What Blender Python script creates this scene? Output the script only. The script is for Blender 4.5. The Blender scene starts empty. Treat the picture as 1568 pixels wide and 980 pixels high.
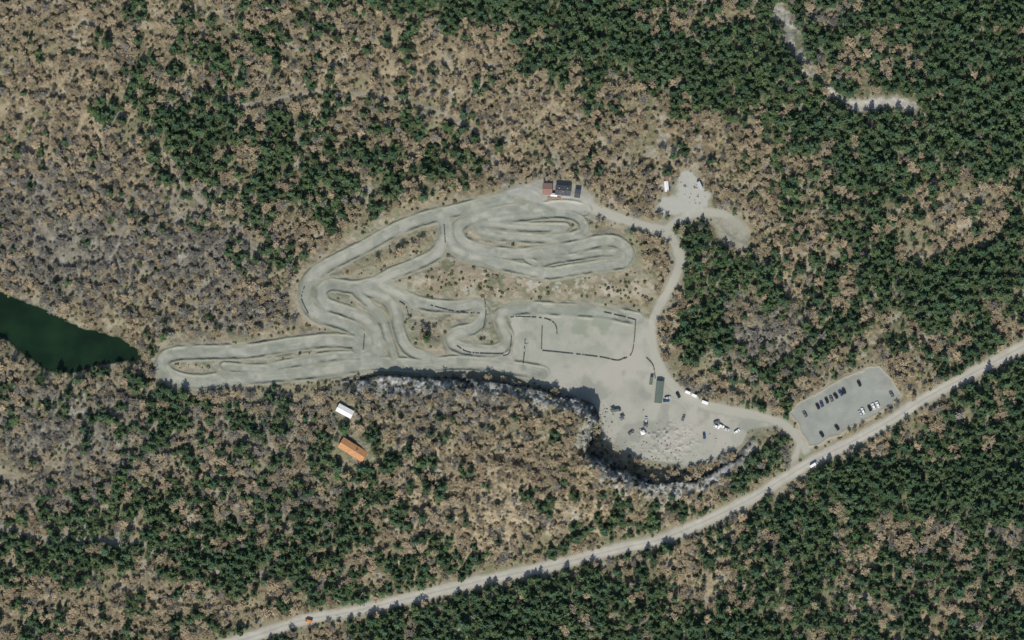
import bpy, math, random
import numpy as np
from mathutils import Vector
random.seed(7); rng=np.random.default_rng(11)
S=0.5
def M(p): return ((p[0]-784)*S,(490-p[1])*S)     # image pixels -> metres, at an estimated half metre per pixel
scene=bpy.context.scene
COL=scene.collection
# ------------------------------------------------------------ noise
_L={}
def vnoise(x,y,s,seed):
    if seed not in _L: _L[seed]=np.random.default_rng(seed).random((256,256)).astype(np.float32)
    L=_L[seed]; u=x/s+1000.3; v=y/s+1000.7
    iu=np.floor(u).astype(np.int64); iv=np.floor(v).astype(np.int64)
    fu=(u-iu); fv=(v-iv); fu=fu*fu*(3-2*fu); fv=fv*fv*(3-2*fv)
    a=L[iu&255,iv&255]; b=L[(iu+1)&255,iv&255]; c=L[iu&255,(iv+1)&255]; d=L[(iu+1)&255,(iv+1)&255]
    return (a*(1-fu)+b*fu)*(1-fv)+(c*(1-fu)+d*fu)*fv
def fbm(x,y,s,seed,o=3):
    t=0;a=1;n=0
    for i in range(o):
        t=t+a*vnoise(x,y,s/2**i,seed+i*17); n+=a; a*=0.55
    return t/n
def sst(a,b,x):
    t=np.clip((x-a)/(b-a),0,1); return t*t*(3-2*t)
# ------------------------------------------------------------ lines and outlines in image pixels
def spline(pts,n=6):
    P=[pts[0]]+list(pts)+[pts[-1]]; out=[]
    for i in range(1,len(P)-2):
        p0,p1,p2,p3=[np.array(q,float) for q in P[i-1:i+3]]
        for k in range(n):
            t=k/n
            out.append(0.5*((2*p1)+(-p0+p2)*t+(2*p0-5*p1+4*p2-p3)*t*t+(-p0+3*p1-3*p2+p3)*t**3))
    out.append(np.array(P[-2],float)); return out
def line(pts,n=6): return [M(p) for p in spline(pts,n)]
ROAD=line([(250,1010),(330,990),(395,972),(440,956),(475,947),(530,938),(600,922),(680,903),(750,886),(840,867),(900,852),(960,837),(1010,826),(1060,806),(1110,783),(1160,757),(1200,732),(1245,705),(1300,678),(1360,645),(1400,619),(1440,596),(1490,570),(1540,543),(1600,512),(1700,460),(1800,410)])
ACC=line([(1243,708),(1230,684),(1213,660),(1190,645),(1150,634),(1105,626),(1060,612),(1030,590),(1012,565),(1002,540),(998,508),(1006,475),(1026,440),(1041,402),(1034,376),(1018,354),(980,345),(940,331),(905,318),(880,305)])
ACC2=line([(1018,354),(1036,337),(1070,326),(1105,328),(1132,345)])
ACC3=line([(1214,660),(1222,682),(1212,712)])
ACC4=line([(1232,684),(1262,668)])
LANES=[
 (line([(772,303),(800,297),(818,303),(812,317),(780,322),(745,329),(716,338),(701,354),(711,373),(745,385),(790,390),(835,386),(880,379),(920,370),(945,372),(961,388),(954,402),(925,407),(880,413),(840,419),(800,412),(750,400),(712,390),(691,373),(684,348),(678,330)]),7.8),
 (line([(678,328),(720,318),(772,305),(800,298)]),8.0),
 (line([(750,336),(800,332),(850,327),(880,332),(893,346),(886,360),(850,366),(800,364),(755,360),(733,350),(745,343),(800,348),(865,349)]),6.0),
 (line([(820,322),(860,316),(895,322)]),8),
 (line([(800,392),(822,405),(850,398),(880,394),(915,388),(938,388)]),4.5),
 (line([(678,328),(640,338),(600,355),(555,380),(515,400),(485,418),(470,440),(470,465),(485,482),(515,492),(545,504),(560,522),(548,534)]),8.8),
 (line([(540,524),(500,522),(440,529),(380,538),(300,540),(262,544),(250,559),(262,576),(300,585),(350,580),(430,574),(500,567),(570,557),(640,560),(700,556),(760,560),(830,572)]),9.2),
 (line([(345,562),(400,566),(440,558),(500,547),(540,545),(570,548)]),6.0),
 (line([(682,332),(683,355),(672,385),(645,402),(600,420),(575,433),(540,440),(508,436),(493,446),(497,464),(530,477),(560,490),(575,510),(578,535),(572,556)]),8.0),
 (line([(540,440),(590,455),(606,475),(610,505),(625,535),(655,548)]),7.2),
 (line([(578,434),(620,455),(655,467),(700,470),(730,466),(740,485),(725,503),(697,511),(692,525),(715,535),(760,537),(777,520),(768,497),(770,480),(800,472),(860,474),(920,478),(975,488)]),8.0),
 (line([(545,447),(580,482),(592,512),(603,548)]),5.2),
]
def poly(pts): return [M(p) for p in pts]
GRAVEL=poly([(778,475),(840,467),(900,470),(975,478),(1000,496),(1010,550),(1024,592),(1065,612),(1120,626),(1165,634),(1200,650),(1175,655),(1145,658),(1137,680),(1100,700),(1050,713),(1000,706),(960,694),(926,672),(920,640),(905,617),(870,599),(820,585),(770,570),(700,564),(640,567),(590,566),(565,555),(600,545),(650,548),(700,540),(750,537),(785,540)])
INF=poly([(460,430),(500,412),(560,432),(600,420),(640,448),(700,460),(780,455),(900,458),(985,475),(1000,520),(900,560),(780,572),(600,570),(470,580),(300,594),(250,580),(245,550),(270,530),(380,522),(490,515),(520,510),(470,480)])
INF2=poly([(660,330),(700,308),(780,295),(830,290),(910,325),(900,360),(965,375),(970,400),(900,420),(840,428),(760,410),(690,395),(672,360)])
PARK=poly([(1212,632),(1225,617),(1275,590),(1328,564),(1345,563),(1364,583),(1376,603),(1360,622),(1300,652),(1256,676),(1240,680),(1226,655)])
PAD=poly([(1042,262),(1060,263),(1086,298),(1080,318),(1050,330),(1018,330),(1006,320),(1016,302),(1036,300)])
CLUB=poly([(772,296),(800,284),(832,276),(885,284),(908,300),(908,322),(860,322),(810,306)])
LOOP=poly([(1092,338),(1130,330),(1150,350),(1143,386),(1118,380),(1100,365)])
LAKE=poly([(-60,420),(0,447),(30,459),(70,475),(120,500),(180,516),(213,536),(217,550),(190,553),(150,559),(110,573),(70,566),(35,542),(10,519),(-60,500)])
CLIFFP=[(440,592),(470,585),(560,576),(600,574),(650,578),(720,579),(780,588),(830,596),(880,608),(908,620),(918,640),(905,662),(908,692),(938,714),(975,726),(1005,739),(1050,736),(1085,724),(1125,700),(1150,672),(1172,662)]
BACKP=[(1172,662),(1195,690),(1195,728),(1100,778),(1000,818),(800,862),(600,905),(440,700),(440,592)]
CLIFF=poly(CLIFFP); BACK=poly(BACKP); PLAT=poly(CLIFFP+BACKP[1:-1])
TRAIL=line([(770,292),(766,265),(745,225),(720,195),(680,175),(620,155),(550,143),(480,140),(430,150),(360,165)])
TRAIL2=line([(230,190),(270,270),(320,320),(380,370),(410,410)])
SCAR=line([(1225,105),(1262,132),(1290,155),(1320,163),(1345,157),(1375,158),(1395,164)])
GULLY=line([(1192,15),(1205,45),(1222,75),(1240,108),(1270,138)])
SCAR2=line([(-20,795),(60,822),(150,826),(225,832)])
# ------------------------------------------------------------ grid
def axis(h,st):
    c=np.arange(-h,h+st/2,st); e=[];x=h;d=st
    while x<5000: d*=1.28; x+=d; e.append(x)
    e=np.array(e); return np.concatenate([-e[::-1],c,e])
ax=axis(412,0.5); ay=axis(266,0.5)
NX,NY=len(ax),len(ay)
X,Y=np.meshgrid(ax,ay)
X=X.astype(np.float32);Y=Y.astype(np.float32)
def dist(pts,R,closed=False):
    D=np.full(X.shape,R,np.float32)
    P=list(pts)+([pts[0]] if closed else [])
    for a,b in zip(P[:-1],P[1:]):
        x0=np.searchsorted(ax,min(a[0],b[0])-R);x1=np.searchsorted(ax,max(a[0],b[0])+R)
        y0=np.searchsorted(ay,min(a[1],b[1])-R);y1=np.searchsorted(ay,max(a[1],b[1])+R)
        if x1<=x0 or y1<=y0: continue
        xs=X[y0:y1,x0:x1];ys=Y[y0:y1,x0:x1]
        dx,dy=b[0]-a[0],b[1]-a[1];l=dx*dx+dy*dy+1e-9
        t=np.clip(((xs-a[0])*dx+(ys-a[1])*dy)/l,0,1)
        d=np.hypot(xs-a[0]-t*dx,ys-a[1]-t*dy)
        D[y0:y1,x0:x1]=np.minimum(D[y0:y1,x0:x1],d)
    return D
def inside(pts):
    I=np.zeros(X.shape,bool); n=len(pts)
    for i in range(n):
        a=pts[i];b=pts[(i+1)%n]
        if a[1]==b[1]: continue
        y0=np.searchsorted(ay,min(a[1],b[1]));y1=np.searchsorted(ay,max(a[1],b[1]))
        if y1<=y0: continue
        yy=Y[y0:y1];xi=a[0]+(yy-a[1])/(b[1]-a[1])*(b[0]-a[0])
        I[y0:y1]^=(X[y0:y1]<xi)
    return I
def sd(pts,R): 
    D=dist(pts,R,True); return np.where(inside(pts),-D,D)
n1=fbm(X,Y,9,3,3); n2=fbm(X,Y,2.5,41,2); n3=fbm(X,Y,60,77,3); nf=vnoise(X,Y,1.1,5); n4=fbm(X,Y,22,99,3)
wob=(n1-.5)*3.0+(n2-.5)*1.4
dRoad=dist(ROAD,20);eRoad=dRoad-3.9+wob*.7
eAcc=np.minimum(np.minimum(dist(ACC,15)-3.3,dist(ACC2,15)-2.8),np.minimum(dist(ACC3,15)-2.0,dist(ACC4,15)-3.0))+wob*.75
eLane=np.full(X.shape,20,np.float32)
for l,w in LANES: eLane=np.minimum(eLane,dist(l,16)-w/2)
eLaneW=eLane+wob*.5
eGr=sd(GRAVEL,15)+wob*.9; ePark=sd(PARK,15)+wob*1.1; ePad=sd(PAD,12)+wob*1.6; eClub=sd(CLUB,12)+wob; eLoop=sd(LOOP,12)+wob*1.4
eInf=np.minimum(sd(INF,12),sd(INF2,12))+wob*1.3
eLake=sd(LAKE,25)+wob*.8
eTrail=np.minimum(dist(TRAIL,10),dist(TRAIL2,10)+.3)-1.1+wob*.9
eScar=dist(SCAR,14)-3.0+wob*2.4+np.where(X/S+784<1300,2.0,-1.0); eScar2=dist(SCAR2,14)-1.8+wob*2.4
eGul=dist(GULLY,25)-6+wob*2.8+(n4-.5)*22
dC=dist(CLIFF,60); dB=dist(BACK,60); inP=inside(PLAT)
PX=X/S+784; PY=490-Y/S
H=np.interp(PX,[440,500,570,620,800,880,900,925,1050,1085,1130,1175],[0,0.8,5,8,9,11,16,20,19,13,5,0])
cw=dC+(n1-.5)*7+(n2-.5)*2.0
cl=np.where(inP,(.72*sst(0,1.6,cw)+.28*sst(3,10,cw+(vnoise(X,Y,3.2,91)-.5)*5))*sst(0,1,dB/55),0)
work=np.minimum.reduce([eRoad,eAcc,eLane,eGr,ePark,ePad,eClub])
nat=sst(2,45,work)
far=np.clip(np.hypot(X,Y)/2500,0,1)
ridge=1-np.abs(vnoise(X*.8+Y*.6,Y*.8-X*.6,42,55)*2-1)
Z=(n3-.5)*38*sst(2,70,work)+ (n4-.5)*13*nat + (ridge-.5)*9*nat+(n1-.5)*2.0*sst(0,8,work)+(n2-.5)*.5*sst(0,4,work)
Z+=far*60*(fbm(X,Y,900,201,3))
Z+=H*cl*(1+0.3*(n1-.5)+.15*(n2-.5)) 
Z-=sst(3,-4,eGul)*1.5
terr=sst(462,412,PY+ (n1-.5)*14)*sst(560,640,PX)*sst(1060,990,PX)*sst(230,300,PY)*3.5
Z+=terr
bm_amt=sst(.38,.68,fbm(X,Y,12,301,2))
eLb=eLane+(n2-.5)*.8
berm=np.exp(-((eLb-.8)/1.0)**2)*(0.1+1.05*bm_amt)
Z+=berm
inl=sst(0.5,-1,eLane)
Z+=inl*((vnoise(X,Y,4.5,61)-.5)*.6+(n2-.5)*.12)
island=sst(1.2,3,eLane)*sst(14,6,eLane)*sst(-1,2,eGr)
Z+=island*((n1-.3)*1.4)
heap=sst(14,0,np.hypot(X-M((1030,676))[0],(Y-M((1030,676))[1])*1.3)-12)
Z+=heap*np.maximum(0,n2-.45)*1.8*sst(0,-3,eGr)
Z+=np.exp(-((ePark-.8)/.7)**2)*.35
lakeflat=sst(12,0,eLake); Z=Z*(1-lakeflat)+lakeflat*np.minimum(Z,0.3-sst(1.5,-4,eLake)*2.5)
# ------------------------------------------------------------ colours
rows=["33455445555566788788646665788888","23345665654432225788888887446788","23345544332233223455667888665888","22346675554444433344455688988788",
"43223665666655533223334468898888","33233455665666542222332357776545","22222344455532000023301245674345","11111233444210000055088434563456",
"11111112220000000011088745788887","00012211000000000000077554578875","00002200000000000000088324566565","44554000000000000000044666411667",
"55434444444212111000002540000477","44444444455532222200000754015777","34444444455555322322224445788899","34444444565554312444443568999999",
"56666666665443211445544777665444","67766666655444444565333677555555","34444444455555788777744577545555","55545556555578888876778877555566"]
GM=np.array([np.interp(np.linspace(0,1,32),np.linspace(0,1,len(r)),[int(c) for c in r]) for r in rows])/9
def gmap(px,py):
    u=np.clip(px/49-.5,0,30.999);v=np.clip(py/49-.5,0,18.999)
    i=u.astype(int);j=v.astype(int);fu=u-i;fv=v-j
    return (GM[j,i]*(1-fu)+GM[j,i+1]*fu)*(1-fv)+(GM[j+1,i]*(1-fu)+GM[j+1,i+1]*fu)*fv
def blobs(px,py,L):
    g=np.zeros(px.shape)
    for x,y,rx,ry,v in L: g=np.maximum(g,v*np.exp(-((px-x)/rx)**2-((py-y)/ry)**2))
    return g
GREY=[(120,380,160,90,1),(300,390,130,70,1),(60,300,110,60,.7),(350,470,130,45,.8),(120,660,180,80,.85),(400,650,160,60,.7),(700,620,150,40,.6),(1170,520,80,60,.9),(420,770,90,40,.5),(1500,830,90,50,.6),(1225,55,50,45,1),(60,750,120,50,.6),(780,410,140,30,.35)]
TAN=[(660,100,110,45,1),(120,190,150,70,.8),(60,60,110,50,.6),(790,800,110,70,1),(830,200,130,50,.8),(1090,20,40,30,1),(1420,330,90,60,1),(1080,880,80,40,1),(1100,560,60,40,.7),(1200,430,50,60,.7),(300,900,150,60,.6),(950,260,80,30,.6),(720,720,120,50,.6),(1300,930,90,40,.6),(480,130,80,30,.7)]
def mix(C,c,f): 
    f=np.clip(f,0,1)[...,None]; return C*(1-f)+np.array(c)*f
gr=blobs(PX,PY,GREY); tn=blobs(PX,PY,TAN); gd=gmap(PX,PY)
C=np.zeros(X.shape+(3,))+np.array((.155,.135,.085))
C=mix(C,(.34,.275,.18),sst(.42,.60,n1*.6+n2*.4)*.8)
C=mix(C,(.37,.30,.20),tn*.5)
C=mix(C,(.185,.175,.15),gr*.75)
C=mix(C,(.075,.098,.052),sst(.35,.95,gd+(n4-.5)*.5)*.75)
C=mix(C,(.12,.135,.066),sst(.50,.66,n4)*.55*(1-gr))
C=mix(C,(.33,.33,.30),sst(.58,.66,fbm(X,Y,6,501,3))*gr*.5)
C=mix(C,(.34,.32,.27),sst(.60,.68,fbm(X,Y,9,521,3))*(1-gr)*.5)
C*=(0.8+.45*(nf*.5+n2*.5))[...,None]
C=mix(C,(.255,.245,.19),sst(1.5,-1.5,eInf)*.85)
lane=(.262,.270,.222); bermc=(.15,.165,.125)
edge=np.minimum.reduce([eLaneW,eGr,eAcc,eClub,ePad])
C=mix(C,(.245,.24,.183),sst(7,.5,edge+(n1-.5)*4)*.8)
C=mix(C,(.31,.26,.185),island*sst(.48,.6,n4)*.55)
C=mix(C,(.13,.15,.09),island*sst(.50,.60,n2*.35+n1*.65)*.65)
slope=sst(1.2,3.5,eLane)*blobs(PX,PY,[(790,432,200,24,1),(700,412,60,25,1),(950,440,60,20,.8)])
C=mix(C,(.25,.215,.155),slope*.7)
C=mix(C,(.10,.12,.07),slope*sst(.52,.63,fbm(X,Y,7,881,3))*.8)
C=mix(C,(.38,.365,.32),slope*sst(.55,.62,n2*.5+n1*.5)*.65)
streak=vnoise(eLane*1.0+n1*1.5,n4*12,.8,921)
streakG=vnoise(eGr*1.0+n4*14,n3*10,1.5,931)
gcol=np.array((.318,.315,.262))*(0.82+.20*n1+.16*streakG)[...,None]
gcol=mix(gcol,(.225,.25,.188),blobs(PX,PY,[(905,508,72,34,1),(720,545,90,14,.6),(640,555,60,12,.5)])*sst(.3,.55,n1)*.95)
gcol=mix(gcol,(.38,.36,.305),sst(.50,.66,n4)*.7)
gcol=mix(gcol,(.225,.23,.192),sst(.52,.66,fbm(X,Y,15,951,3))*.6)
f=np.clip(sst(1.0,-1.2,eGr),0,1)[...,None]; C=C*(1-f)+gcol*f
C=mix(C,bermc,np.exp(-((eLb-.7)/1.3)**2)*(.15+.45*bm_amt))
lc=np.array(lane)*(0.70+.32*fbm(X,Y,5,611,3)+.30*streak)[...,None]
lc=mix(lc,(.345,.335,.28),sst(-1,-3,eLane)*sst(.42,.6,n4)*.7)
lc=mix(lc,(.185,.20,.158),sst(.50,.62,fbm(X,Y,11,991,3))*.5)
lc=mix(lc,(.19,.205,.158),sst(.4,-.2,eLane)*sst(-2.2,-.4,eLane)*sst(.40,.6,n1)*.5)
f=np.clip(sst(1.1,-1.1,eLaneW),0,1)[...,None]; C=C*(1-f)+lc*f
C=mix(C,(.36,.35,.29),sst(1.4,-1.2,eAcc)*.9)
C=mix(C,(.33,.33,.285),sst(1.5,-1.5,eClub)*.8); C=mix(C,(.39,.39,.34),sst(1.5,-1.5,ePad)*.85); C=mix(C,(.285,.275,.22),sst(1.5,-2,eLoop)*.7)
C=mix(C,(.20,.205,.16),blobs(PX,PY,[(1122,362,14,12,.8)])*sst(.3,.5,n1))
C=mix(C,(.34,.305,.23),sst(4.5,0.5,ePark+wob*.5)*.8)
pk=np.array((.255,.268,.232))*(0.82+.34*fbm(X,Y,7,971,3))[...,None]
f=np.clip(sst(.8,-.8,ePark),0,1)[...,None]; C=C*(1-f)+pk*f
C=mix(C,(.28,.255,.18),sst(5.5,.5,eRoad)*.75)
C=mix(C,(.14,.17,.09),sst(5,2.5,eRoad)*sst(.8,2.0,eRoad)*sst(.45,.58,n1)*.6)
rc=np.array((.375,.36,.305))*(0.84+.30*fbm(X,Y,6,641,3))[...,None]
rc*=(1+.10*np.exp(-((dRoad-1.5)/.7)**2)-.10*np.exp(-(dRoad/.6)**2))[...,None]
f=np.clip(sst(.9,-1.0,eRoad),0,1)[...,None]; C=C*(1-f)+rc*f
C=mix(C,(.255,.235,.19),sst(.8,-.8,eTrail)*.85)
C=mix(C,(.32,.32,.29),sst(4,-3,eGul)*sst(.42,.58,n1*.6+n2*.4)*.8)
C=mix(C,(.42,.405,.35),sst(2.5,-2.0,eScar)*.8); C=mix(C,(.27,.27,.235),sst(1.5,-1.5,eScar2)*.7)
C=mix(C,(.12,.11,.09),blobs(PX,PY,[(660,520,16,10,1),(572,488,12,10,.4)])*.8*sst(0,1.5,eLane))
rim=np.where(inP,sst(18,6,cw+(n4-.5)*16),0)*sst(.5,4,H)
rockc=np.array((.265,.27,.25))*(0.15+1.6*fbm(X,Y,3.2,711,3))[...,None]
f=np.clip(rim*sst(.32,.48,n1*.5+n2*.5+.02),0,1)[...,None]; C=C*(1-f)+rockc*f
face_shade=np.where(inP,sst(4.5,2,cw),sst(1.5,0,dC))*sst(.5,4,H)
C=mix(C,(.065,.07,.07),face_shade*sst(.8,.45,n2)*.95)  # shade painted into the colour of the steep wall and its toe
C=mix(C,(.03,.04,.025),sst(2.0,-1,eLake))
C=np.clip(C,.01,.8)
# ------------------------------------------------------------ materials
def mat_vc(name,scale,amt,bump):
    m=bpy.data.materials.new(name);m.use_nodes=True;nt=m.node_tree;b=nt.nodes['Principled BSDF']
    a=nt.nodes.new('ShaderNodeVertexColor');a.layer_name='Col'
    tc=nt.nodes.new('ShaderNodeTexCoord')
    n=nt.nodes.new('ShaderNodeTexNoise');n.inputs['Scale'].default_value=scale;n.inputs['Detail'].default_value=6;n.inputs['Roughness'].default_value=.65
    nt.links.new(tc.outputs['Object'],n.inputs['Vector'])
    r=nt.nodes.new('ShaderNodeMapRange');r.inputs['From Min'].default_value=.3;r.inputs['From Max'].default_value=.7;r.inputs['To Min'].default_value=1-amt;r.inputs['To Max'].default_value=1+amt
    nt.links.new(n.outputs['Fac'],r.inputs['Value'])
    mx=nt.nodes.new('ShaderNodeVectorMath');mx.operation='SCALE'
    nt.links.new(a.outputs['Color'],mx.inputs[0]);nt.links.new(r.outputs[0],mx.inputs['Scale'])
    nt.links.new(mx.outputs[0],b.inputs['Base Color'])
    b.inputs['Roughness'].default_value=.95;b.inputs['Specular IOR Level'].default_value=.15
    bp=nt.nodes.new('ShaderNodeBump');bp.inputs['Distance'].default_value=bump;bp.inputs['Strength'].default_value=.6
    nt.links.new(n.outputs['Fac'],bp.inputs['Height']);nt.links.new(bp.outputs[0],b.inputs['Normal'])
    return m
def mat(name,c,rough=.8,var=.15,scale=2.0,spec=.3,rand=0.0,hue=None,metal=0):
    m=bpy.data.materials.new(name);m.use_nodes=True;nt=m.node_tree;b=nt.nodes['Principled BSDF']
    tc=nt.nodes.new('ShaderNodeTexCoord');n=nt.nodes.new('ShaderNodeTexNoise');n.inputs['Scale'].default_value=scale;n.inputs['Detail'].default_value=4
    nt.links.new(tc.outputs['Object'],n.inputs['Vector'])
    r=nt.nodes.new('ShaderNodeMapRange');r.inputs['From Min'].default_value=.3;r.inputs['From Max'].default_value=.7;r.inputs['To Min'].default_value=1-var;r.inputs['To Max'].default_value=1+var
    nt.links.new(n.outputs['Fac'],r.inputs['Value'])
    last=r.outputs[0]; csrc=None
    rgb=nt.nodes.new('ShaderNodeRGB');rgb.outputs[0].default_value=(*c,1);csrc=rgb.outputs[0]
    if rand>0:
        oi=nt.nodes.new('ShaderNodeObjectInfo')
        r2=nt.nodes.new('ShaderNodeMapRange');r2.inputs['To Min'].default_value=1-rand;r2.inputs['To Max'].default_value=1+rand
        nt.links.new(oi.outputs['Random'],r2.inputs['Value'])
        mu=nt.nodes.new('ShaderNodeMath');mu.operation='MULTIPLY';nt.links.new(last,mu.inputs[0]);nt.links.new(r2.outputs[0],mu.inputs[1]);last=mu.outputs[0]
        if hue:
            mxn=nt.nodes.new('ShaderNodeMix');mxn.data_type='RGBA';m7=nt.nodes.new('ShaderNodeMath');m7.operation='MULTIPLY';m7.inputs[1].default_value=7.31
            fr=nt.nodes.new('ShaderNodeMath');fr.operation='FRACT';nt.links.new(oi.outputs['Random'],m7.inputs[0]);nt.links.new(m7.outputs[0],fr.inputs[0])
            nt.links.new(fr.outputs[0],mxn.inputs['Factor']);nt.links.new(csrc,mxn.inputs[6]);mxn.inputs[7].default_value=(*hue,1);csrc=mxn.outputs[2]
    mx=nt.nodes.new('ShaderNodeVectorMath');mx.operation='SCALE';nt.links.new(csrc,mx.inputs[0]);nt.links.new(last,mx.inputs['Scale'])
    nt.links.new(mx.outputs[0],b.inputs['Base Color'])
    b.inputs['Roughness'].default_value=rough;b.inputs['Specular IOR Level'].default_value=spec;b.inputs['Metallic'].default_value=metal
    return m
# ------------------------------------------------------------ terrain meshes
fc=np.zeros(X.shape,np.int8)
fc[(eGr<0)|(eClub<0)|(ePad<0)]=5
fc[eLane<1.5]=2
fc[eAcc<.5]=6
fc[ePark<.5]=3
fc[(inP&(dC<12)&(H>1))]=4
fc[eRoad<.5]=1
fcat=fc[:-1,:-1].ravel()
ii=np.arange(NX*NY).reshape(NY,NX)
Q=np.stack([ii[:-1,:-1],ii[:-1,1:],ii[1:,1:],ii[1:,:-1]],-1).reshape(-1,4)
V=np.stack([X,Y,Z],-1).reshape(-1,3).astype(np.float32); CC=C.reshape(-1,3)
def build(name,q,m):
    u,inv=np.unique(q.ravel(),return_inverse=True)
    me=bpy.data.meshes.new(name);me.vertices.add(len(u));me.vertices.foreach_set('co',V[u].ravel())
    me.loops.add(len(inv));me.loops.foreach_set('vertex_index',inv.astype(np.int32).ravel())
    nf_=len(q);me.polygons.add(nf_);me.polygons.foreach_set('loop_start',np.arange(0,nf_*4,4,dtype=np.int32))
    me.update(calc_edges=True)
    ca=me.color_attributes.new('Col','FLOAT_COLOR','POINT')
    ca.data.foreach_set('color',np.concatenate([CC[u],np.ones((len(u),1))],1).astype(np.float32).ravel())
    me.materials.append(m);o=bpy.data.objects.new(name,me);COL.objects.link(o);return o
build('ground',Q[fcat==0],mat_vc('forest_floor',1.3,.28,.15))
build('gravel_road',Q[fcat==1],mat_vc('road_gravel',2.2,.10,.03))
build('race_track',Q[fcat==2],mat_vc('track_dirt',1.6,.14,.08))
build('parking_lot',Q[fcat==3],mat_vc('parking_gravel',2.5,.08,.03))
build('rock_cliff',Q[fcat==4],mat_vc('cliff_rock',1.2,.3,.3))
build('gravel_yard',Q[fcat==5],mat_vc('yard_gravel',1.8,.12,.05))
build('access_road',Q[fcat==6],mat_vc('access_gravel',2.2,.10,.03))
def zat(x,y):
    i=np.clip(np.searchsorted(ax,x),0,NX-1);j=np.clip(np.searchsorted(ay,y),0,NY-1);return Z[j,i]
def fat(F,x,y):
    i=np.clip(np.searchsorted(ax,x),0,NX-1);j=np.clip(np.searchsorted(ay,y),0,NY-1);return F[j,i]
# ------------------------------------------------------------ mesh helpers
def obj(name,v,f,m,parent=None,loc=None,rz=0,smooth=False):
    me=bpy.data.meshes.new(name);me.from_pydata([tuple(a) for a in v],[],f);me.update()
    if smooth: me.polygons.foreach_set('use_smooth',[True]*len(me.polygons))
    if m is not None:
        for k in (m if isinstance(m,list) else [m]): me.materials.append(k)
    o=bpy.data.objects.new(name,me);COL.objects.link(o)
    if parent: o.parent=parent
    if loc is not None: o.location=loc
    o.rotation_euler[2]=rz; return o
def empty(name,loc,rz):
    e=bpy.data.objects.new(name,None);COL.objects.link(e);e.location=loc;e.rotation_euler[2]=rz;e.empty_display_size=.5;return e
def boxv(cx,cy,cz,sx,sy,sz,tx=1,ty=1):
    v=[];
    for z,k,l in((-1,1,1),(1,tx,ty)):
        for a,b in((-1,-1),(1,-1),(1,1),(-1,1)): v.append((cx+a*sx/2*k,cy+b*sy/2*l,cz+z*sz/2))
    return v,[(0,3,2,1),(4,5,6,7),(0,1,5,4),(1,2,6,5),(2,3,7,6),(3,0,4,7)]
def box(name,c,s,m,parent,tx=1,ty=1,bev=0):
    v,f=boxv(*c,*s,tx,ty);o=obj(name,v,f,m,parent)
    if bev: b=o.modifiers.new('b','BEVEL');b.width=bev;b.segments=2
    return o
def joinv(L):
    V_=[];F=[]
    for v,f in L:
        n=len(V_);V_+=list(v);F+=[tuple(i+n for i in q) for q in f]
    return V_,F
def cyl(c,r,h,n=12,axis='z',r2=None):
    r2=r if r2 is None else r2;v=[]
    for s,rr in((-.5,r),(.5,r2)):
        for i in range(n):
            a=2*math.pi*i/n;p=(rr*math.cos(a),rr*math.sin(a),s*h)
            if axis=='y':p=(p[0],p[2],p[1])
            v.append((p[0]+c[0],p[1]+c[1],p[2]+c[2]))
    f=[tuple(range(n))[::-1],tuple(range(n,2*n))]+[(i,(i+1)%n,n+(i+1)%n,n+i) for i in range(n)]
    return v,f
glass=mat('car_glass',(.02,.025,.03),.08,.05,spec=.6); rubber=mat('rubber',(.02,.02,.02),.9)
paints={k:mat('paint_'+k,c,.3,.03,spec=.5) for k,c in dict(white=(.78,.78,.76),black=(.02,.02,.025),grey=(.12,.13,.14),silver=(.42,.43,.44),blue=(.03,.06,.14),red=(.28,.03,.03),orange=(.55,.20,.04)).items()}
lampm=mat('lamp',(.7,.7,.65),.2); 
def prism(prof,w,w2=None):
    w2=w2 or w;n=len(prof);v=[(x,-w/2,z) for x,z in prof]+[(x,w/2,z) for x,z in prof]
    return v,[tuple(range(n)),tuple(range(n,2*n))[::-1]]+[(i,n+i,n+(i+1)%n,(i+1)%n) for i in range(n)]
def wheels(e,xs,w,r=.33):
    obj('wheels',*joinv([cyl((x,s*w,r),r,.22,14,'y') for x in xs for s in(-1,1)]),rubber,e)
def car(px,py,ang,paint='grey',name='parked_car'):
    x,y=M((px,py));e=empty(name,(x,y,float(zat(x,y))+.03),math.radians(ang));p=paints[paint]
    b=obj('body',*prism([(-2.25,.3),(2.25,.3),(2.3,.62),(2.1,.8),(.95,.95),(-2.1,.98),(-2.3,.7)],1.85),p,e);bm=b.modifiers.new('b','BEVEL');bm.width=.09;bm.segments=2
    v,f=boxv(-.45,0,1.2,2.9,1.66,.5,.72,.84);obj('windows',v,f,glass,e)
    r=box('roof',(-.45,0,1.475),(2.02,1.36,.06),p,e,bev=.02)
    obj('headlights',*joinv([boxv(2.27,s*.65,.68,.08,.32,.14) for s in(-1,1)]),lampm,e)
    wheels(e,(-1.4,1.4),.86);e.scale=(1.06,1.06,1.06);return e
def van(px,py,ang,paint='white',name='parked_van',L=5.6):
    x,y=M((px,py));e=empty(name,(x,y,float(zat(x,y))+.03),math.radians(ang));p=paints[paint];h=L/2
    b=obj('body',*prism([(-h,.35),(h,.35),(h+.02,.9),(h-.7,1.2),(h-1.35,2.2),(-h+.05,2.3),(-h,2.2)],2.0),p,e);bm=b.modifiers.new('b','BEVEL');bm.width=.1;bm.segments=2
    v=[(h-.68,-.85,1.24),(h-.68,.85,1.24),(h-1.28,.8,2.15),(h-1.28,-.8,2.15)];obj('windshield',[(a+.04,b_,c+.03) for a,b_,c in v],[(0,1,2,3)],glass,e)
    obj('side_windows',*joinv([boxv(h-1.75,s*1.005,1.6,.8,.02,.5) for s in(-1,1)]),glass,e)
    wheels(e,(-h+1,h-.95),.92,.36);return e
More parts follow.
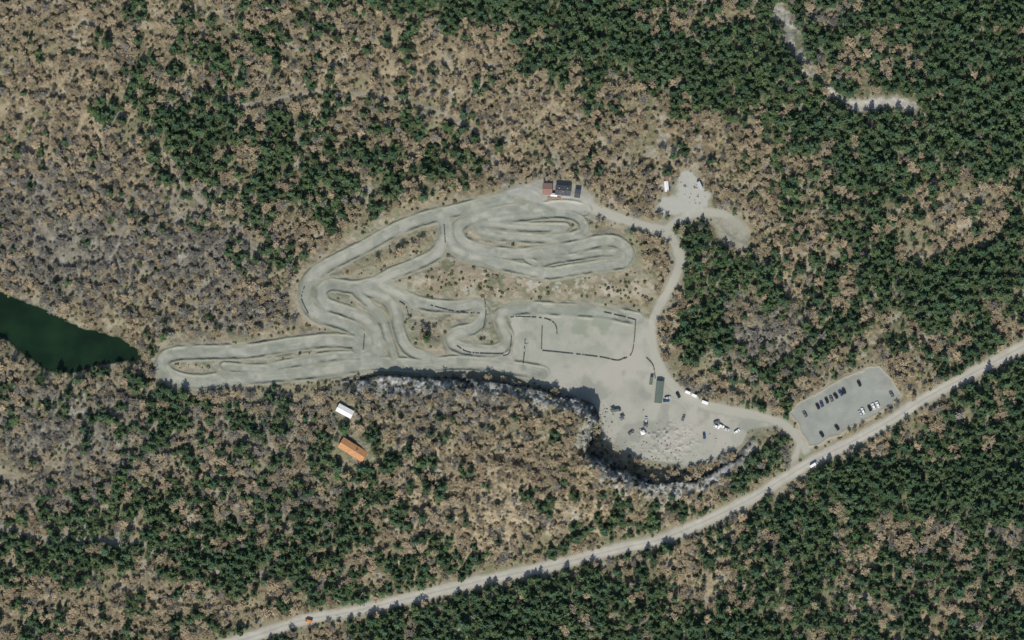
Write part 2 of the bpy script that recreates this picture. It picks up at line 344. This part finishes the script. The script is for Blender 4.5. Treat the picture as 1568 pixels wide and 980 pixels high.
def trailer(px,py,ang,L=6,name='trailer'):
    x,y=M((px,py));e=empty(name,(x,y,float(zat(x,y))+.03),math.radians(ang))
    box('body',(0,0,1.55),(L,2.2,2.1),paints['white'],e,bev=.08);box('drawbar',(L/2+.6,0,.5),(1.3,.12,.12),paints['grey'],e)
    wheels(e,(-.45,.45),.95,.33);return e
# parking rows
for px,py,c in [(1232,635,'grey'),(1252,622,'black'),(1258,618.5,'blue'),(1265,614,'black'),(1272,610,'grey'),(1279,606,'black'),(1286,602,'blue'),(1292,598,'black'),(1315,588,'black'),(1363,604,'grey'),
                (1316,633,'silver'),(1321,630,'white'),(1330,625,'black'),(1336,622,'white'),(1342,619,'white'),(1257,665,'black'),(1280,655,'black')]:
    car(px+random.uniform(-1,1),py+random.uniform(-1,1),118+random.uniform(-7,7),c)
for px,py,a,c in [(1022,609,10,'silver'),(1020,613.5,5,'blue'),(1078,667,95,'blue'),(1097,646,20,'grey'),(1104,652,-25,'white'),(1097,653,-25,'white'),(1112,657,-20,'silver'),(1128,660,30,'white'),(966,662,40,'grey'),(1046,640,70,'grey'),(989,643,85,'silver'),(1038,605,-60,'black')]:
    car(px,py,a,c)
van(1054,601,-22);van(1064,606,-25);trailer(1079,616,-20,5);van(945,628,10,'grey');van(1245,711,32,'white','camper_van',6.2);van(473,950,165,'orange','delivery_van')
# ------------------------------------------------------------ buildings
wallw=mat('wall_white',(.55,.53,.48),.8);wallb=mat('wall_brown',(.16,.09,.06),.85);woodm=mat('wood_deck',(.30,.22,.15),.85,.25,3);doorm=mat('door',(.10,.06,.04),.6)
r_or=mat('roof_orange',(.45,.235,.11),.85,.22,1.0,.1);r_wh=mat('roof_white',(.70,.69,.66),.6,.1);r_dk=mat('roof_dark',(.07,.07,.075),.8,.35,1);r_rd=mat('roof_red',(.23,.135,.11),.8,.25);r_gn=mat('roof_green',(.10,.13,.11),.7,.3);r_gy=mat('roof_grey',(.30,.31,.31),.7,.15)
def house(name,px,py,ang,L,W,hw,hr,rm,wm):
    x,y=M((px,py));e=empty(name,(x,y,float(zat(x,y))-.3),math.radians(ang))
    l,w=L/2-.5,W/2-.5
    v=[(-l,-w,-1),(l,-w,-1),(l,w,-1),(-l,w,-1),(-l,-w,hw),(l,-w,hw),(l,w,hw),(-l,w,hw),(-l,0,hw+hr*.93),(l,0,hw+hr*.93)]
    obj('walls',v,[(0,1,5,4),(2,3,7,6),(1,2,6,9,5),(3,0,4,8,7)],wm,e)
    l,w=L/2,W/2;zz=hw
    v=[(-l,-w,zz),(l,-w,zz),(l,0,zz+hr),(-l,0,zz+hr),(l,w,zz),(-l,w,zz)];v+=[(a,b,c+.18) for a,b,c in v]
    obj('roof',v,[(0,3,2,1),(3,5,4,2),(6,7,8,9),(9,8,10,11),(0,1,7,6),(4,5,11,10),(1,2,8,7),(2,4,10,8),(0,6,9,3),(3,9,11,5)],rm,e)
    obj('roof_ridge',*boxv(0,0,zz+hr+.2,L,.3,.08),rm,e)
    n=max(2,int(L//4));ws=[]
    for i in range(n):
        xx=-L/2+L*(i+.5)/n
        for s in(-1,1):
            if s==-1 and i==n//2: continue
            ws.append(boxv(xx,s*(W/2-.49),1.6,1.1,.06,1.0))
    obj('windows',*joinv(ws),glass,e);xx=-L/2+L*(n//2+.5)/n
    obj('door',*boxv(xx,-(W/2-.49),1.1,1.0,.07,2.0),doorm,e)
    return e
h=house('farm_house',541,688,-32,22,9,3.2,1.7,r_or,wallb)
box('chimney',(3,.8,5.4),(.7,.7,1.4),r_gy,h)
box('porch',(9,-5,1.6),(3.5,2.4,3.0),wallb,h)
house('storage_barn',529,629,-28,13,6.5,2.8,.9,r_wh,wallw)
h=house('club_house',862,292,-3,12,7.5,3,1.0,r_dk,wallb)
obj('roof_vents',*joinv([boxv(x_,y_,4.0,.8,.8,.7) for x_,y_ in((-3,1.5),(0,-1.2),(3.4,1.6))]),r_gy,h)
house('timber_cabin',838,290,-2,7.5,9,2.8,1.2,r_rd,wallb)
house('club_annex',884,297,-8,4.5,6.5,2.6,.5,r_dk,wallw)
house('white_kiosk',848,299,-5,5,2.6,2.4,.4,r_wh,wallw)
house('grey_shed',866,301,-5,7,2.6,2.4,.4,r_gy,wallw)
e=empty('wooden_deck',(*M((852,305)),float(zat(*M((852,305))))),0);box('deck',(0,0,.3),(14,2.6,.3),woodm,e)
obj('rails',*joinv([boxv(-7+i*2,-1.25,.9,.1,.1,1) for i in range(8)]+[boxv(0,-1.25,1.4,14,.1,.08)]),woodm,e)
house('equipment_shed',1009,600,84,17,6,2.8,.7,r_gn,wallb)
house('storage_hut',1020,286,95,8,3.2,2.4,.5,r_wh,wallw)
house('storage_hut',1021,274,88,3.5,3,2.2,.4,r_rd,wallw)
def container(px,py,ang,m):
    x,y=M((px,py));e=empty('shipping_container',(x,y,float(zat(x,y))),math.radians(ang))
    box('shell',(0,0,1.4),(6,2.4,2.5),m,e,bev=.04)
    obj('ribs',*joinv([boxv(-2.8+i*.4,s*1.21,1.4,.15,.06,2.3) for i in range(15) for s in(-1,1)]),m,e)
container(1071,284,-65,paints['silver']);container(997,583,82,r_gn)
def tent(px,py,ang,m):
    x,y=M((px,py));e=empty('awning_tent',(x,y,float(zat(x,y))),math.radians(ang));w=1.6
    obj('canopy',[(-w,-w,2.2),(w,-w,2.2),(w,w,2.2),(-w,w,2.2),(0,0,3)],[(0,1,4),(1,2,4),(2,3,4),(3,0,4)],m,e)
    obj('legs',*joinv([boxv(a*w*.96,b*w*.96,1.1,.06,.06,2.2) for a in(-1,1) for b in(-1,1)]),paints['silver'],e)
tent(984,662,20,paints['white']);tent(988,652,10,paints['grey']);tent(952,640,30,paints['grey']);tent(938,628,30,r_gn)
def mast(px,py,h=13):
    x,y=M((px,py));e=empty('floodlight_mast',(x,y,float(zat(x,y))),.3)
    obj('pole',*cyl((0,0,h/2),.17,h,8,'z',.09),paints['grey'],e);box('crossarm',(0,0,h-.3),(3.2,.2,.2),paints['grey'],e)
    obj('lamps',*joinv([boxv(-1.3+i*.87,-.2,h-.1,.5,.25,.4) for i in range(4)]),paints['silver'],e)
mast(801,556);mast(742,505,11)
def tyres(pts,sp=.72):
    P=[np.array(p) for p in line(pts,4)];L=[];acc=0
    for a,b in zip(P[:-1],P[1:]):
        d=np.linalg.norm(b-a);t=acc
        while t<d:
            q=a+(b-a)*t/d;zz=float(zat(q[0],q[1]))
            n=10;v=[];
            for r,z_ in((.36,0),(.40,.14),(.40,.5),(.34,.64),(.18,.64),(.18,.2)):
                v+=[(q[0]+r*math.cos(2*math.pi*i/n),q[1]+r*math.sin(2*math.pi*i/n),zz+z_) for i in range(n)]
            f=[(k*n+i,k*n+(i+1)%n,(k+1)*n+(i+1)%n,(k+1)*n+i) for k in range(5) for i in range(n)]
            L.append((v,f));t+=sp+(random.random()<.10)*random.uniform(.5,2.5)
        acc=max(0,t-d)
    v,f=joinv(L);obj('tyre_barrier',v,f,tyrem)
tyrem=mat('tyre_rubber',(.12,.13,.11),.9,.6,.5)
for p in [[(831,537),(870,541),(920,547),(945,552),(956,548)],[(950,551),(966,543),(971,520),(973,490)],[(973,490),(950,484),(925,478)],[(742,458),(744,480),(739,508)],[(782,486),(800,485),(835,488),(850,497),(853,512)],[(830,500),(829,535)],[(804,520),(801,560)],[(990,548),(1000,560),(1003,580)],
          [(612,462),(622,470),(626,488)],[(660,468),(700,478),(735,480)],[(700,530),(720,540),(770,542)],[(680,345),(682,372)],[(558,512),(556,540)],[(783,515),(780,540),(770,545)],[(466,440),(462,458),(472,480)]]: tyres(p)
# ------------------------------------------------------------ lake
wm=bpy.data.materials.new('lake_water');wm.use_nodes=True;b=wm.node_tree.nodes['Principled BSDF'];nt=wm.node_tree
n=nt.nodes.new('ShaderNodeTexNoise');n.inputs['Scale'].default_value=.05;n.inputs['Detail'].default_value=7
tc=nt.nodes.new('ShaderNodeTexCoord');nt.links.new(tc.outputs['Object'],n.inputs['Vector'])
cr=nt.nodes.new('ShaderNodeValToRGB');cr.color_ramp.elements[0].position=.35;cr.color_ramp.elements[0].color=(.006,.016,.008,1);cr.color_ramp.elements[1].position=.7;cr.color_ramp.elements[1].color=(.012,.030,.013,1)
nt.links.new(n.outputs['Fac'],cr.inputs[0]);nt.links.new(cr.outputs[0],b.inputs['Base Color']);b.inputs['Roughness'].default_value=.12;b.inputs['Specular IOR Level'].default_value=.2
n2_=nt.nodes.new('ShaderNodeTexNoise');n2_.inputs['Scale'].default_value=1.5;nt.links.new(tc.outputs['Object'],n2_.inputs['Vector'])
bp=nt.nodes.new('ShaderNodeBump');bp.inputs['Strength'].default_value=.2;bp.inputs['Distance'].default_value=.05;nt.links.new(n2_.outputs['Fac'],bp.inputs['Height']);nt.links.new(bp.outputs[0],b.inputs['Normal'])
LP=[];c0=np.mean(LAKE,0)
for p in LAKE:
    d=np.array(p)-c0;LP.append(tuple(c0+d*(1+5/np.linalg.norm(d))))
obj('lake',[(p[0],p[1],-.35) for p in LP],[tuple(range(len(LP)))],wm)
# ------------------------------------------------------------ vegetation sources
def rquad(c,s,rnd,flat=.5):
    n=Vector((rnd.gauss(0,1)*flat,rnd.gauss(0,1)*flat,rnd.gauss(0,1)*.4+.9)).normalized()
    a=n.orthogonal().normalized();b_=n.cross(a);th=rnd.random()*6.28
    u=a*math.cos(th)+b_*math.sin(th);w=n.cross(u);s1=s*rnd.uniform(.6,1.2);s2=s*rnd.uniform(.5,1)
    c=Vector(c);return [c-u*s1,c-w*s2*.8+u*.2*s1,c+u*s1,c+w*s2],[(0,1,2,3)]
def strip(a,b,w0,w1):
    a=Vector(a);b=Vector(b);d=(b-a).normalized();o=d.orthogonal().normalized();p=d.cross(o);v=[]
    for c,w in((a,w0),(b,w1)):
        for k in range(3):
            t=2.094*k;v.append(c+(o*math.cos(t)+p*math.sin(t))*w)
    return v,[(0,1,4,3),(1,2,5,4),(2,0,3,5)]
def src(name,parts):
    V_=[];F=[];mi=[];mats=[]
    for k,(L,m) in enumerate(parts):
        v,f=joinv(L);n=len(V_);V_+=v;F+=[tuple(i+n for i in q) for q in f];mi+=[k]*len(f);mats.append(m)
    me=bpy.data.meshes.new(name);me.from_pydata([tuple(a) for a in V_],[],F);me.update()
    for m in mats:me.materials.append(m)
    me.polygons.foreach_set('material_index',mi)
    return bpy.data.objects.new(name,me)
bark=mat('bark',(.13,.11,.085),.95)
needle=mat('needles',(.050,.094,.052),.9,.25,.5,.1,rand=.30,hue=(.085,.122,.055))
leaf=mat('spring_leaves',(.072,.140,.056),.85,.3,.5,.15,rand=.3,hue=(.12,.165,.07))
twig=mat('dry_twigs',(.385,.305,.195),.95,.2,.4,.05,rand=.25,hue=(.27,.23,.15))
twigg=mat('grey_twigs',(.25,.235,.20),.95,.25,.4,.05,rand=.28,hue=(.17,.16,.13))
grassm=mat('shrub_leaves',(.10,.12,.056),.95,.3,.6,.05,rand=.35,hue=(.17,.15,.08))
def pine(i,rnd):
    Ht=rnd.uniform(6,8.5);R=rnd.uniform(2.6,3.9);T=[strip((0,0,-1),(0,0,Ht*.95),.2,.04)];N=[]
    off=[rnd.uniform(.65,1.2) for _ in range(7)]
    for l in range(12):
        t_=l/11;z=Ht*(.22+.76*t_);r=R*(1-t_**1.9)*1.0+.25
        for k in range(max(4,int(11*(1-t_*.6)))):
            a=rnd.random()*6.28;rr=r*rnd.uniform(.75,1.1)*off[int(a*7/6.29)];ex=(math.cos(a)*rr,math.sin(a)*rr,z-.1*rr)
            if l%3==0: T.append(strip((0,0,z-.5),ex,.05,.015))
            for s in range(3):
                t=(s+1.3)/3.6;N.append(rquad((ex[0]*t+rnd.gauss(0,.2),ex[1]*t+rnd.gauss(0,.2),z-.1*rr*t+rnd.gauss(0,.22)),.6,rnd,.4))
    return src('a%02d_pine'%i,[(T,bark),(N,needle)])
def broad(i,rnd,m,nm,R,Ht,dens=38):
    T=[strip((0,0,-1),(0,0,Ht*.6),.18,.08)];N=[]
    for c in range(9):
        a=rnd.random()*6.28;rr=R*rnd.uniform(.15,.75);cz=Ht*rnd.uniform(.5,.85);cc=(math.cos(a)*rr,math.sin(a)*rr,cz);T.append(strip((0,0,Ht*.35),cc,.07,.02))
        sr=R*rnd.uniform(.3,.5)
        for k in range(dens):
            d=Vector((rnd.gauss(0,1),rnd.gauss(0,1),rnd.gauss(0,1))).normalized()*sr*rnd.uniform(.5,1.1);N.append(rquad((cc[0]+d.x,cc[1]+d.y,cc[2]+d.z*.8),.38*R/3,rnd,.7))
    return src('a%02d_%s'%(i,nm),[(T,bark),(N,m)])
def bare(i,rnd,m,nm,R,Ht):
    T=[strip((0,0,-1),(0,0,Ht*.5),.14,.08)];N=[]
    for a_ in range(7):
        a=rnd.random()*6.28;e1=Vector((math.cos(a)*R*rnd.uniform(.2,.5),math.sin(a)*R*rnd.uniform(.2,.5),Ht*rnd.uniform(.55,.8)));N.append(strip((0,0,Ht*rnd.uniform(.25,.5)),e1,.08,.05))
        for b_ in range(4):
            e2=e1+Vector((rnd.gauss(0,.26)*R,rnd.gauss(0,.26)*R,rnd.uniform(0,.2)*Ht));N.append(strip(e1,e2,.06,.03))
            for k in range(7):
                d=Vector((rnd.gauss(0,1),rnd.gauss(0,1),rnd.uniform(-.2,.6))).normalized()*rnd.uniform(.5,1.15);o=e2+Vector((rnd.gauss(0,.25),rnd.gauss(0,.25),rnd.gauss(0,.2)))
                s=d.cross(Vector((rnd.gauss(0,.3),rnd.gauss(0,.3),1))).normalized()*.17
                N.append(([o-s*.5,o+s*.5,o+d+s,o+d-s],[(0,1,2,3)]))
    return src('a%02d_%s'%(i,nm),[(T,bark),(N,m)])
def bush(i,rnd,m):
    N=[];T=[strip((0,0,-.3),(0,0,.8),.06,.03)]
    for k in range(60):
        d=Vector((rnd.gauss(0,1),rnd.gauss(0,1),abs(rnd.gauss(0,1)))).normalized();rr=rnd.uniform(.5,1.1);N.append(rquad((d.x*rr,d.y*rr,d.z*rr*.8),.3,rnd,.8))
    return src('a%02d_bush'%i,[(T,bark),(N,m)])
def rock(i,rnd,m):
    import bmesh
    bm_=bmesh.new();bmesh.ops.create_icosphere(bm_,subdivisions=2,radius=.5)
    for v in bm_.verts:
        k=1+rnd.uniform(-.18,.18);v.co=Vector((v.co.x*k*1.2,v.co.y*k,v.co.z*k*.7))
    me=bpy.data.meshes.new('rock');bm_.to_mesh(me);me.materials.append(m);return bpy.data.objects.new('a%02d_rock'%i,me)
def collect(name,obs):
    c=bpy.data.collections.new(name)
    for o in obs:c.objects.link(o)
    return c
R_=random.Random(5)
cP=collect('pines',[pine(i,R_) for i in range(7)])
cB=collect('broad',[broad(i,R_,leaf,'leafy',3,6) for i in range(4)])
cT=collect('bare',[bare(i,R_,twig,'bare',R_.uniform(2.4,3.4),R_.uniform(3.4,5.2)) for i in range(6)])
cG=collect('bareg',[bare(i,R_,twigg,'bareg',R_.uniform(2.4,3.4),R_.uniform(3.4,5.2)) for i in range(4)])
cS=collect('shrub',[bush(i,R_,grassm) for i in range(3)])
rockm=mat('boulder',(.26,.26,.24),.9,.3,1.5,.2,rand=.4)
cR=collect('rocks',[rock(i,R_,rockm) for i in range(4)])
def scatter(name,coll,x,y,s,nvar,dz=-.1,tilt=.08):
    n=len(x);z=zat(x,y)+dz
    me=bpy.data.meshes.new(name);me.vertices.add(n);me.vertices.foreach_set('co',np.stack([x,y,z],1).astype(np.float32).ravel())
    a=me.attributes.new('rot','FLOAT_VECTOR','POINT');a.data.foreach_set('vector',np.stack([rng.normal(0,tilt,n),rng.normal(0,tilt,n),rng.uniform(0,6.28,n)],1).astype(np.float32).ravel())
    a=me.attributes.new('scl','FLOAT_VECTOR','POINT');a.data.foreach_set('vector',np.stack([s*rng.uniform(.85,1.15,n),s*rng.uniform(.85,1.15,n),s*rng.uniform(.85,1.2,n)],1).astype(np.float32).ravel())
    a=me.attributes.new('idx','INT','POINT');a.data.foreach_set('value',rng.integers(0,nvar,n).astype(np.int32))
    o=bpy.data.objects.new(name,me);COL.objects.link(o)
    ng=bpy.data.node_groups.new(name+'_scatter','GeometryNodeTree')
    ng.interface.new_socket('Geometry',in_out='INPUT',socket_type='NodeSocketGeometry');ng.interface.new_socket('Geometry',in_out='OUTPUT',socket_type='NodeSocketGeometry')
    N=ng.nodes;L=ng.links;gi=N.new('NodeGroupInput');go=N.new('NodeGroupOutput');ci=N.new('GeometryNodeCollectionInfo');ci.inputs['Collection'].default_value=coll;ci.inputs['Separate Children'].default_value=True;ci.inputs['Reset Children'].default_value=True
    ip=N.new('GeometryNodeInstanceOnPoints');ip.inputs['Pick Instance'].default_value=True
    def na(nm,t):
        q=N.new('GeometryNodeInputNamedAttribute');q.data_type=t;q.inputs['Name'].default_value=nm;return q.outputs['Attribute']
    er=N.new('FunctionNodeEulerToRotation');L.new(na('rot','FLOAT_VECTOR'),er.inputs[0]);L.new(er.outputs[0],ip.inputs['Rotation'])
    L.new(na('scl','FLOAT_VECTOR'),ip.inputs['Scale']);L.new(na('idx','INT'),ip.inputs['Instance Index'])
    L.new(gi.outputs[0],ip.inputs['Points']);L.new(ci.outputs[0],ip.inputs['Instance']);L.new(ip.outputs[0],go.inputs[0])
    md=o.modifiers.new('scatter','NODES');md.node_group=ng;return o
# clearances
open_=np.minimum.reduce([eRoad-1.6,eAcc-1.2,eLane-3,eGr-1.8,ePark-2.4,ePad-1,eClub-1,eLoop-1,eTrail-.3,eScar-1.0,eScar2+.5,eLake-.3,eGul+.8])
for px,py,r in [(541,688,12.5),(529,629,8),(860,292,10),(1009,600,8),(1020,282,6)]:
    c=M((px,py));open_=np.minimum(open_,np.hypot(X-c[0],Y-c[1])-r)
cliffz=np.where(inP,cw,30)*1.0
def cands(sp,w=480,h=320):
    gx,gy=np.meshgrid(np.arange(-w,w,sp),np.arange(-h,h,sp));n=gx.size
    return gx.ravel()+rng.uniform(-.5,.5,n)*sp,gy.ravel()+rng.uniform(-.5,.5,n)*sp
x,y=cands(4.2)
px=x/S+784;py=490-y/S
g=gmap(px,py);op=fat(open_,x,y);cz=fat(cliffz,x,y)
n=len(x);clus=vnoise(x,y,8.5,801)*.55+fbm(x,y,22,811,2)*.25+fbm(x,y,60,821,2)*.20
clus=(clus-.5)*1.45+.5
isl=(fat(eLane,x,y)<9)&(py>290)&(py<575)&(px>240)&(px<1000)
slopez=(np.abs(py-430)<30)&(px>600)&(px<1000)
green=(clus+rng.normal(0,.11,n)<.80*g**1.25+.16*g+.02)&(op>1.2)&(cz>9)
green&=~(isl&(rng.random(n)<.985))
bright=blobs(px,py,[(1095,400,60,35,1),(1060,440,30,30,.7),(1180,225,60,70,.75),(1150,60,60,40,.6),(640,215,50,20,.5),(180,900,60,30,.4),(1420,150,60,30,.5),(560,960,40,20,.5),(880,880,90,20,.4),(1180,860,60,60,.4),(960,325,50,20,.8),(100,800,150,50,.35)])
isb=green&(rng.random(n)<bright*.9+.12+.25*sst(.5,.7,fbm(x,y,30,841,2)))
isp=green&~isb
sz=rng.uniform(.55,1.3,n)
scatter('pine_forest',cP,x[isp],y[isp],sz[isp]*np.clip(.78+.32*g[isp],.7,1.1),7)
scatter('broadleaf_trees',cB,x[isb],y[isb],sz[isb]*.85,4)
gg=blobs(px,py,GREY);tt=blobs(px,py,TAN)
rest=~green&(op>.8)&(cz>9)&(~isl)&(~slopez)
rest&=rng.random(n)<(.88-.25*tt)
rest&=vnoise(x,y,9,861)*.6+vnoise(x,y,30,862)*.4>.34
isg=rest&(rng.random(n)<gg*.85+.12)
ist=rest&~isg
sz=rng.uniform(.55,1.2,n)
scatter('leafless_birch_thicket',cT,x[ist],y[ist],sz[ist],6)
scatter('grey_leafless_thicket',cG,x[isg],y[isg],sz[isg],4)
x,y=cands(3.2);op=fat(open_,x,y);n=len(x);px=x/S+784;py=490-y/S
k=(op>-.6)&(rng.random(n)<.28+.5*sst(.35,.65,fbm(x,y,18,871,2)))
isl=(fat(eLane,x,y)<10)&(px>240)&(px<1000)&(py>290)&(py<575)
k&=~(isl&(rng.random(n)<.62))
scatter('undergrowth',cS,x[k],y[k],rng.uniform(.5,1.6,k.sum()),3)
rx=[];ry=[]
for cx,cy,sx,sy,n in [(1030,682,38,14,80),(975,676,22,14,40),(1066,290,10,14,50),(1050,705,45,6,40),(930,645,10,14,25),(1010,640,40,20,12)]:
    rx.append(rng.normal(cx,sx,n));ry.append(rng.normal(cy,sy,n))
t=rng.random(600)*(len(CLIFF)-8)+3;i=t.astype(int);f_=t-i;CA=np.array(CLIFFP)
rx.append(CA[i,0]*(1-f_)+CA[i+1,0]*f_+rng.normal(0,8,600));ry.append(CA[i,1]*(1-f_)+CA[i+1,1]*f_+rng.normal(10,8,600))
px=np.concatenate(rx);py=np.concatenate(ry);x=(px-784)*S;y=(490-py)*S
k=(fat(eRoad,x,y)>3)&(fat(eLane,x,y)>1)
scatter('boulder_rubble',cR,x[k],y[k],np.clip(rng.lognormal(-.2,.5,k.sum()),.3,2.2),4,dz=.0,tilt=.4)
# ------------------------------------------------------------ light, camera
az,el=math.radians(190),math.radians(42)
d=Vector((math.sin(az)*math.cos(el),math.cos(az)*math.cos(el),math.sin(el)))
sl=bpy.data.lights.new('sun','SUN');sl.energy=4.6;sl.angle=math.radians(.5);sl.color=(1,.955,.885)
so=bpy.data.objects.new('sun',sl);COL.objects.link(so);so.rotation_euler=d.to_track_quat('Z','Y').to_euler();so.location=(0,-200,300)
w=bpy.data.worlds.new('World');scene.world=w;w.use_nodes=True;nt=w.node_tree;sk=nt.nodes.new('ShaderNodeTexSky');sk.sky_type='NISHITA';sk.sun_disc=False;sk.sun_elevation=el;sk.sun_rotation=az
bg=nt.nodes['Background'];bg.inputs['Strength'].default_value=.11;nt.links.new(sk.outputs[0],bg.inputs['Color'])
cd=bpy.data.cameras.new('camera');cam=bpy.data.objects.new('camera',cd);COL.objects.link(cam);Hc=2400
cam.location=(0,0,Hc);cd.sensor_width=36;cd.lens=36*Hc/784;cd.clip_start=10;cd.clip_end=20000
scene.camera=cam
scene.view_settings.view_transform='Standard';scene.view_settings.look='None';scene.view_settings.exposure=0
